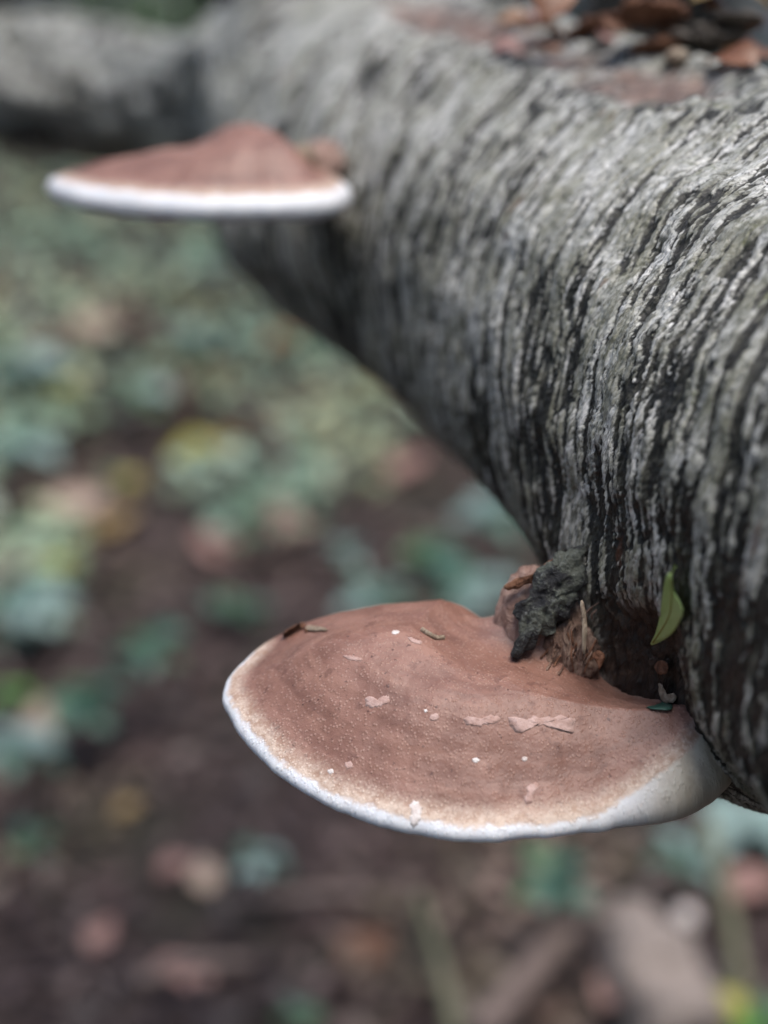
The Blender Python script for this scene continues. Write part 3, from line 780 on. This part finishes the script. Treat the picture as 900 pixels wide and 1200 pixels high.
tag(lump_part('pale_pebble', *[float(x) for x in proj(pb + np.array([0, 0, 0.003]))], (0.006, 0.005, 0.004), M_SPLINT, None, 3.0, 0.2, 150.0, 16, 20), 'small pale rounded lump on the bare trunk top left of the orange leaf', 'debris')
for i in range(14):
    rd = random.Random(300 + i)
    log_leaf(rd.uniform(585, 895), rd.uniform(2, 66), rd.uniform(0.012, 0.024), rd.uniform(0.004, 0.008), rd.uniform(0, 6.2), rd.choice(['brown', 'rust', 'pink', 'brown']),
             'small crumpled brown leaf among the litter on the trunk top', rd.uniform(0, 0.4), rd.uniform(-.5, .5))
M_PLATE = wood_material('dark_bark_plate', (0.03, 0.026, 0.022), (0.09, 0.075, 0.062), (0.20, 0.17, 0.14), 0.7)
# broken bark plates lying along the top
for i, (u, v, w_, h_) in enumerate(((770, 62, 60, 13), (820, 50, 70, 14), (700, 38, 55, 10), (860, 30, 60, 12), (760, 18, 80, 12))):
    c = on_log(u, v); uu, v2, z_ = proj(c)
    lump_part('bark_plate', u, v - 2, float(z_), (w_ * float(z_) / FPX / 1.8, 0.018, h_ * 0.75 * float(z_) / FPX), M_PLATE if i % 2 else M_RUST, birch, i * 2.3, 0.42, 110.0, 34, 52)

# ------------------------------------------------------------------ forest floor
def floor_z(x, y):
    return 0.05 * fbm(np.asarray(x) * 0.7, np.asarray(y) * 0.7, 0.5, 3) + 0.012 * fbm(np.asarray(x) * 5, np.asarray(y) * 5, 1.5, 3) - 0.02
gx = np.concatenate([-np.geomspace(80, 3.2, 20), np.linspace(-3, 3, 200), np.geomspace(3.2, 80, 20)])
gy = np.concatenate([-np.geomspace(80, 1.2, 20), np.linspace(-1, 8, 260), np.geomspace(8.3, 120, 24)])
GX, GY = np.meshgrid(gx, gy, indexing='ij')
def soil_material():
    m = NM('forest_soil', 0.75, 0.3); v = m.coord()
    a = m.noise(v, 3.0, 5, 0.6); b = m.noise(v, 40, 6, 0.7)
    c = m.ramp(b, [(0.3, (0.014, 0.010, 0.009)), (0.5, (0.042, 0.028, 0.026)), (0.7, (0.095, 0.062, 0.054))])
    c = m.mix(m.step(a, 0.45, 0.6), c, m.mix(0.5, c, (0.03, 0.035, 0.02)))
    m.color(c); m.bump(b, 0.02, 1.0); return m.m
floor = mesh_obj('forest_floor', np.stack([GX, GY, floor_z(GX, GY)], -1).reshape(-1, 3), grid_faces(len(gx), len(gy))[:, ::-1], soil_material())
floor['kind'] = 'structure'
def tinted(name, rough, spec, var=0.35, transl=0.0):
    m = NM(name, rough, spec); t = m.attr('tint', 'Vector'); v = m.coord()
    n = m.noise(v, 45, 4, 0.6)
    c = m.mix(m.math('MULTIPLY', m.step(n, 0.4, 0.7), var), t, m.mix(1.0, t, (0.45, 0.42, 0.4), 'MULTIPLY'))
    m.color(c); m.bump(n, 0.004, 0.5)
    return m.m
M_LITTER = tinted('leaf_litter', 0.5, 0.45); M_COVER = tinted('ground_cover', 0.36, 0.5)
def scatter(name, xy, size, hgt, palette, mat, tilt, aspect=0.55, clump=2.2, kind='stuff'):
    V0, F0 = leaf_geo(1.0, aspect * 0.5, 0.2, 0.5, 0.1, 0.0, n=2); V0 = V0 - np.array([0.5, 0, 0])
    n = len(xy); az = rng.uniform(0, 2 * math.pi, n); pt = rng.normal(0, tilt, n); rl = rng.normal(0, tilt, n)
    c = fbm(xy[:, 0] * clump + 40, xy[:, 1] * clump * 0.6, 3.0, 2) * 0.75 + 0.5 + rng.normal(0, 0.10, n)     # neighbours share a tone
    palette = np.array(palette); k = np.clip(c, 0, 0.999) * (len(palette) - 1); i0 = k.astype(int); f = (k - i0)[:, None]
    pal = (palette[i0] * (1 - f) + palette[np.minimum(i0 + 1, len(palette) - 1)] * f) * rng.uniform(0.85, 1.15, (n, 1))
    Vs = np.empty((n, len(V0), 3))
    for i in range(n):
        Vs[i] = (V0 * size[i] * np.array([1, 1, rng.uniform(-0.3, 1.4)])) @ rotm(az[i], pt[i], rl[i]).T
    Vs += np.stack([xy[:, 0], xy[:, 1], floor_z(xy[:, 0], xy[:, 1]) + hgt], -1)[:, None]
    F = (np.array(F0)[None] + (np.arange(n) * len(V0))[:, None, None]).reshape(-1, 4)
    o = mesh_obj(name, Vs.reshape(-1, 3), F, mat, None, base=np.zeros(3), attrs=dict(tint=np.repeat(pal, len(V0), 0)))
    o['kind'] = kind; return o
def field(n, y0, y1, spread=0.62, power=1.0):
    y = y0 + (y1 - y0) * rng.random(n) ** power
    return np.stack([rng.uniform(-1, 1, n) * (0.35 + spread * y), y], -1)
xy = field(20000, 0.7, 9.0, power=1.3)
scatter('leaf_litter', xy, rng.uniform(0.025, 0.06, len(xy)), rng.uniform(0.002, 0.03, len(xy)),
        [(0.032, 0.022, 0.022), (0.05, 0.033, 0.031), (0.075, 0.047, 0.042), (0.10, 0.063, 0.054), (0.095, 0.075, 0.045), (0.17, 0.11, 0.088)], M_LITTER, 0.35)
xy = field(26000, 1.7, 16.0, power=1.2)
den = fbm(xy[:, 0] * 1.3, xy[:, 1] * 1.0, 9.0, 2) + np.clip((xy[:, 1] - 3.0) * 0.5, -1.0, 0.9) + 0.25 * np.clip(-xy[:, 0] - 0.35, 0, 1)
xy = xy[den > 0.05]
scatter('low_ground_cover', xy, rng.uniform(0.035, 0.08, len(xy)), np.abs(rng.normal(0.05, 0.05, len(xy))) + 0.01,
        [(0.10, 0.17, 0.09), (0.16, 0.27, 0.18), (0.25, 0.37, 0.28), (0.33, 0.31, 0.16), (0.24, 0.37, 0.23), (0.42, 0.47, 0.36)], M_COVER, 0.45, 0.8, 1.6)

# wood ring added to block the low sky: trunks and foliage all round
def sky_blocking_wood():
    V, F, tint = [], [], []; nv = 0
    for k in range(70):
        a = rng.uniform(0, 2 * math.pi); d_ = rng.uniform(6.5, 15); x, y = d_ * math.sin(a), 2 + d_ * math.cos(a); r = rng.uniform(0.08, 0.2)
        ph = np.linspace(0, 2 * math.pi, 10, endpoint=False); hs = np.array([-0.3, 1.0, 4.0, 9.0]); rs = r * np.array([1.3, 1.0, 0.8, 0.3])
        ln = rng.normal(0, 0.05, 2)
        p = np.stack([x + rs[:, None] * np.cos(ph) + ln[0] * hs[:, None], y + rs[:, None] * np.sin(ph) + ln[1] * hs[:, None], hs[:, None] * np.ones(10)], -1).reshape(-1, 3)
        V.append(p); F.append(grid_faces(4, 10, True) + nv); nv += len(p); tint.append(np.tile([0.05, 0.045, 0.038], (len(p), 1)))
    V0, F0 = leaf_geo(0.55, 0.22, 0.2, 0.4, 0.1, 0.0, n=2); F0 = np.array(F0)
    for k in range(13000):
        a = rng.uniform(0, 2 * math.pi); d_ = rng.uniform(7, 16); z = rng.uniform(0.3, 10.0)
        p = V0 @ rotm(rng.uniform(0, 6.28), rng.normal(0, .7), rng.normal(0, .7)).T + np.array([d_ * math.sin(a), 2 + d_ * math.cos(a), z])
        V.append(p); F.append(F0 + nv); nv += len(p); tint.append(np.tile(np.array([0.06, 0.09, 0.045]) * rng.uniform(0.6, 1.4), (len(p), 1)))
    o = mesh_obj('sky_blocking_wood', np.vstack(V), np.vstack(F), M_COVER, None, base=np.zeros(3), attrs=dict(tint=np.vstack(tint)))
    o['kind'] = 'stuff'
sky_blocking_wood()

# single leaves on the floor that stand out
def gleaf(u, v, px, key, label, az=None, lift=0.02, asp=0.38, pitch=0.35, roll=0.0):
    p = ground_at(u, v, lift); z = proj(p)[2]; p = np.array([p[0], p[1], floor_z(p[0], p[1]) + lift])
    L = px * z / FPX
    fallen_leaf(p, L, L * asp, random.uniform(0, 6.28) if az is None else az, LM[key], label, pitch, roll, 0.5, group='fallen leaves on the forest floor')
gleaf(232, 526, 78, 'yellow', 'bright yellow fallen leaf at the centre left of the floor', 0.3)
gleaf(268, 520, 60, 'ochre', 'ochre fallen leaf just right of the bright yellow one', 1.2)
gleaf(95, 392, 110, 'tan', 'large pale tan leaf on the floor below the far bracket', 0.1, 0.10)
gleaf(92, 588, 66, 'tan', 'pale round tan leaf on the floor near the left edge', 1.9, 0.05, 0.5)
gleaf(135, 612, 60, 'ochre', 'brown ochre leaf right of the pale round tan leaf', 0.8)
gleaf(332, 398, 56, 'orange', 'dull orange leaf on the floor under the trunk', 0.5, 0.06)
gleaf(330, 600, 60, 'pink', 'pinkish brown leaf on the floor at mid height', 1.4)
gleaf(250, 635, 70, 'pink', 'pinkish brown leaf left of centre, below the yellow one', 2.2)
gleaf(345, 625, 55, 'tan', 'small greyish tan leaf on the floor left of the neck', 0.2)
gleaf(480, 545, 60, 'pink', 'pink brown leaf on the floor close to the trunk edge', 0.9)
gleaf(44, 848, 66, 'tan', 'upright orange tan leaf at the left edge beside a pale leaf', 1.5, 0.09, 0.34, 1.0)
gleaf(240, 1025, 48, 'tan', 'tan leaf on the dark floor at lower left', 1.7)
gleaf(205, 1015, 45, 'pink', 'pinkish leaf beside the tan leaf at lower left', 0.4)
gleaf(120, 1100, 48, 'pink', 'dull pinkish brown leaf on the dark floor near the lower left corner', 1.1)
gleaf(150, 940, 36, 'ochre', 'small ochre leaf on the dark floor below the left rim', 0.6)
gleaf(215, 1150, 70, 'pink', 'pinkish brown leaf near the bottom edge at lower left', 2.7)
gleaf(430, 1120, 80, 'brown', 'chestnut brown leaf on the floor under the near bracket', 0.7)
gleaf(880, 1040, 80, 'pink', 'purplish brown leaf at the right edge below the trunk', 0.2)
gleaf(60, 520, 55, 'pink', 'pale pinkish leaf near the left edge above the pale round leaf', 0.2)
gleaf(720, 1150, 60, 'pink', 'pink tinged leaf on the pale broken branch at lower right', 1.0, 0.09)
gleaf(150, 600, 30, 'tan', 'very small pale leaf between ochre and round tan leaf', 1.0)

# leafy sprigs: stem and leaves
M_STEM = simple_mat('sprig_stem', (0.10, 0.09, 0.05), (0.17, 0.14, 0.08), 80)
def sprig(u, v, n, px, keys, label, hgt=0.10, spread=1.0, seed=0):
    rd = random.Random(seed * 13 + int(u) * 7 + int(v))
    top = ground_at(u, v, hgt); z = proj(top)[2]; L = px * z / FPX
    b = np.array([top[0] + rd.uniform(-.03, .03), top[1] + 0.02, floor_z(top[0], top[1])])
    e = empty('leafy_sprig', b, label, 'plant', 'green sprigs on the forest floor')
    pts = [b + np.array([0, 0, -0.01]), b * 0.5 + top * 0.5 + np.array([rd.uniform(-.02, .02), 0.01, 0]), top]
    tube_part('stem', [[*p, 0.0022] for p in pts], M_STEM, e, 10, 8, 0.1, 1.0, False)
    for i in range(n):
        az = i * 2.4 + rd.uniform(-.4, .4); V, F = leaf_geo(L, L * 0.36, 0.15, 0.5, 0.1, i, teeth=0.07)
        V = V @ rotm(az, rd.uniform(-0.25, 0.35), rd.uniform(-.4, .4)).T
        f = 1 - 0.09 * i; at_ = pts[1] * (1 - f) + top * f
        mesh_obj('leaf', V + at_ + np.array([math.cos(az), math.sin(az), 0]) * 0.006 * spread, F, LM[keys[i % len(keys)]], e)
SPR = [
 (38, 660, 5, 85, ['yellow', 'mid', 'teal', 'blue'], 'yellow and green sprig at the left edge, mid height'),
 (30, 695, 5, 95, ['blue', 'teal', 'blue'], 'large pale blue-green sprig under the yellow and green one'),
 (14, 860, 4, 90, ['blue', 'blue', 'teal'], 'pale bluish sprig cut by the left edge beside the orange leaf'),
 (8, 808, 3, 50, ['bright', 'bright', 'mid'], 'vivid green sprig cut by the left edge'),
 (95, 805, 5, 90, ['teal', 'mid', 'teal'], 'dark green sprig right of the vivid green one'),
 (170, 745, 4, 75, ['teal', 'mid'], 'dim green sprig left of the near bracket, low on the floor'),
 (280, 705, 4, 60, ['teal', 'mid'], 'dim teal sprig just behind the near cap rim at left'),
 (405, 640, 3, 50, ['teal', 'blue'], 'teal sprig above the back of the near cap'),
 (440, 690, 4, 75, ['blue', 'teal'], 'bluish sprig touching the top of the near cap in view'),
 (505, 640, 4, 75, ['teal', 'mid', 'teal'], 'green sprig behind the near cap, right of the teal one'),
 (560, 680, 5, 95, ['blue', 'teal', 'blue'], 'pale teal sprig beside the neck of the near bracket'),
 (575, 590, 4, 80, ['blue', 'blue', 'teal'], 'pale grey-blue sprig under the trunk edge'),
 (470, 430, 4, 60, ['blue', 'teal'], 'pale sprig against the dark underside of the trunk'),
 (400, 350, 4, 70, ['blue', 'mid'], 'light green sprig showing below the trunk bend'),
 (245, 300, 5, 60, ['blue', 'mid', 'blue'], 'light sprig just under the far bracket'),
 (235, 390, 4, 60, ['teal', 'blue'], 'round teal sprig below the far bracket'),
 (160, 455, 5, 70, ['blue', 'teal', 'mid'], 'grey-green sprig below the large tan leaf'),
 (62, 452, 4, 50, ['yellow', 'mid', 'mid'], 'yellowish green sprig left of the grey-green one'),
 (140, 560, 4, 45, ['yellow', 'mid', 'ochre'], 'small yellow-green sprig left of the yellow leaf'),
 (25, 420, 5, 90, ['blue', 'teal', 'blue'], 'bluish sprig along the left edge under the far bracket'),
 (20, 520, 5, 90, ['blue', 'blue', 'teal'], 'bluish grey sprig along the left edge, lower'),
 (870, 960, 5, 120, ['blue', 'blue', 'blue'], 'big pale blue-green sprig between cap tip and trunk at right'),
 (800, 990, 3, 70, ['teal', 'blue'], 'teal sprig under the right tip of the near cap'),
 (645, 1015, 4, 80, ['teal', 'mid', 'teal'], 'dark teal sprig under the front rim of the near cap'),
 (880, 1185, 4, 80, ['mid', 'yellow', 'bright'], 'green and yellow sprig in the lower right corner'),
 (300, 998, 3, 52, ['blue', 'teal'], 'small teal sprig alone on the dark floor'),
 (35, 975, 3, 45, ['mid', 'teal'], 'small green sprig on the dark floor at the left edge'),
 (350, 1190, 3, 40, ['mid', 'teal'], 'small green sprig at the bottom edge left of centre')]
for i, (u, v, n, px, ks, lab) in enumerate(SPR): sprig(u, v, n + 3, px * 0.62, ks, lab, 0.06 + 0.05 * (i % 3), 1.0, i)

# sticks, stump, stalks
M_STICK = wood_material('dead_stick', (0.10, 0.07, 0.06), (0.20, 0.15, 0.13), (0.34, 0.27, 0.24), 0.7)
M_PALE = wood_material('pale_broken_wood', (0.17, 0.135, 0.12), (0.29, 0.24, 0.21), (0.42, 0.36, 0.32), 0.7)
M_STALK = simple_mat('green_stalk', (0.17, 0.18, 0.11), (0.26, 0.25, 0.17), 60)
def stick(name, pts, r0, r1, mat, label, cat='stick', group=None, h=0.03):
    W = []
    for k, (u, v, hh) in enumerate(pts):
        W.append([*ground_at(u, v, hh), r0 + (r1 - r0) * k / (len(pts) - 1)])
    base = np.array(W[0][:3]); o = tube_part(name, W, mat, None, 40, 20, 0.16 if r0 < 0.04 else 0.42, label.__len__() * 1.0, False, base=base)
    return tag(o, label, cat, group)
stick('fallen_stick', [(560, 1215, 0.05), (640, 1120, 0.06), (705, 1050, 0.07)], 0.020, 0.013, M_STICK, 'brown stick slanting up from the bottom edge right of centre', group='sticks on the forest floor')
stick('broken_branch', [(800, 1230, 0.06), (765, 1140, 0.09), (735, 1075, 0.11)], 0.062, 0.040, M_PALE, 'thick pale broken branch end at the lower right', 'branch')
stick('green_stalk', [(535, 1220, 0.02), (515, 1130, 0.10), (490, 1050, 0.18)], 0.010, 0.006, M_STALK, 'grey-green stalk leaning at the bottom edge under the near cap', 'stalk', 'stalks on the forest floor')
stick('green_stalk', [(868, 1160, 0.02), (852, 1060, 0.12), (828, 960, 0.22)], 0.011, 0.008, M_STALK, 'tan green stalk rising under the right tip of the cap', 'stalk', 'stalks on the forest floor')
stick('fallen_stick', [(270, 1058, 0.03), (350, 1050, 0.04), (430, 1048, 0.03)], 0.009, 0.007, M_STICK, 'thin pinkish brown stick lying level at lower left', group='sticks on the forest floor')
stick('fallen_stick', [(160, 1150, 0.03), (230, 1130, 0.04), (300, 1128, 0.03)], 0.010, 0.008, M_STICK, 'grey stick lying near the bottom edge at lower left', group='sticks on the forest floor')
stick('fallen_stick', [(0, 690, 0.05), (60, 625, 0.08), (130, 590, 0.06)], 0.013, 0.008, M_STICK, 'thin stick slanting up from the left edge over the pale leaves', group='sticks on the forest floor')
stick('fallen_stick', [(130, 345, 0.10), (185, 400, 0.08), (215, 480, 0.04)], 0.030, 0.022, simple_mat('dark_wet_wood', (0.05, 0.03, 0.022), (0.11, 0.065, 0.048), 30), 'dark brown rotten stick below the far bracket', group='sticks on the forest floor')
stick('fallen_stick', [(270, 470, 0.04), (310, 500, 0.06), (335, 560, 0.04)], 0.022, 0.018, simple_mat('red_wet_wood', (0.06, 0.032, 0.03), (0.13, 0.07, 0.062), 30), 'reddish dark stick right of the yellow leaf', group='sticks on the forest floor')
pw = ground_at(805, 1075, 0.10)
pz = float(proj(pw)[2])
tag(lump_part('pale_lump', 805, 1075, pz, (0.015, 0.013, 0.015), M_WHITEBIT, None, 2.0, 0.12, 60.0, 18, 24), 'small round white lump beside the pale broken branch', 'debris')

# shrub and trunk beyond the birch
def far_tree(u, dist, r, h, mat, label, lean=0.0):
    d = ray(u, 0); x = d[0] / d[1] * dist; b = np.array([x, dist, floor_z(x, dist)])
    e = empty('tree', b, label, 'tree', 'trees beyond the fallen trunk')
    tube_part('trunk', [[b[0], b[1], b[2] - 0.05, r * 1.25], [b[0] + lean * 0.3, b[1], h * 0.3, r], [b[0] + lean * 0.6, b[1], h * 0.6, r * 0.8], [b[0] + lean, b[1], h, r * 0.35]], mat, e, 50, 24, 0.1, u)
    # crown: loose leaves
    n = 1400; c = np.array([b[0] + lean, b[1], h * 0.95])
    p = rng.normal(0, 1, (n, 3)); p /= np.linalg.norm(p, axis=1)[:, None]; p *= rng.random((n, 1)) ** 0.5
    V0, F0 = leaf_geo(0.14, 0.05, 0.2, 0.4, 0.1, 0.0, n=3); Vs = np.empty((n, len(V0), 3))
    cl = 1 + 0.5 * fbm(p[:, 0] * 2 + u, p[:, 1] * 2, p[:, 2] * 2, 2)
    for i in range(n): Vs[i] = V0 @ rotm(rng.uniform(0, 6.28), rng.normal(0, .5), rng.normal(0, .5)).T
    Vs += (c + p * cl[:, None] * np.array([1.1, 1.1, 1.3]) * h * 0.22)[:, None]
    F = (np.array(F0)[None] + (np.arange(n) * len(V0))[:, None, None]).reshape(-1, 4)
    tint = np.array([0.07, 0.12, 0.045]) * rng.uniform(0.6, 1.4, (n, 1))
    mesh_obj('crown', Vs.reshape(-1, 3), F, M_COVER, e, attrs=dict(tint=np.repeat(tint, len(V0), 0)))
M_DARKBARK = simple_mat('dark_tree_bark', (0.025, 0.022, 0.02), (0.06, 0.052, 0.045), 12, 0.8, 0.3, 0.01)
far_tree(238, 13.0, 0.22, 8.0, M_DARKBARK, 'dark tree trunk behind the limb at the top edge')
far_tree(-60, 9.0, 0.16, 7.0, M_DARKBARK, 'dark tree standing beyond the left edge of view')
far_tree(760, 8.0, 0.15, 7.5, M_DARKBARK, 'dark tree standing beyond the litter on the trunk')
def shrub(u, v, dist, rad, label, tint):
    p = P(u, v, dist); b = np.array([p[0], p[1], floor_z(p[0], p[1])])
    e = empty('shrub', b, label, 'shrub', 'shrubs beyond the fallen trunk')
    n = 700; q = rng.normal(0, 1, (n, 3)); q /= np.linalg.norm(q, axis=1)[:, None]; q *= rng.random((n, 1)) ** 0.5
    V0, F0 = leaf_geo(0.09, 0.03, 0.2, 0.4, 0.1, 0.0, n=3); Vs = np.empty((n, len(V0), 3))
    for i in range(n): Vs[i] = V0 @ rotm(rng.uniform(0, 6.28), rng.normal(0, .5), rng.normal(0, .5)).T
    hh = p[2] - b[2]
    Vs += (np.array([p[0], p[1], b[2] + hh * 0.62]) + q * np.array([rad, rad, hh * 0.6]))[:, None]
    F = (np.array(F0)[None] + (np.arange(n) * len(V0))[:, None, None]).reshape(-1, 4)
    tt = np.array(tint) * rng.uniform(0.6, 1.4, (n, 1))
    mesh_obj('foliage', Vs.reshape(-1, 3), F, M_COVER, e, attrs=dict(tint=np.repeat(tt, len(V0), 0)))
    for k in range(4):
        a = k * 1.6; tube_part('stem', [[b[0], b[1], b[2] - 0.02, 0.008], [b[0] + 0.4 * rad * math.cos(a), b[1] + 0.4 * rad * math.sin(a), b[2] + hh * 0.5, 0.005], [b[0] + 0.7 * rad * math.cos(a), b[1] + 0.7 * rad * math.sin(a), b[2] + hh * 0.95, 0.003]], M_STEM, e, 12, 8, 0.1, 1.0, False)
shrub(160, -30, 6.5, 0.30, 'green shrub peeking over the far trunk at the top edge', (0.13, 0.20, 0.11))
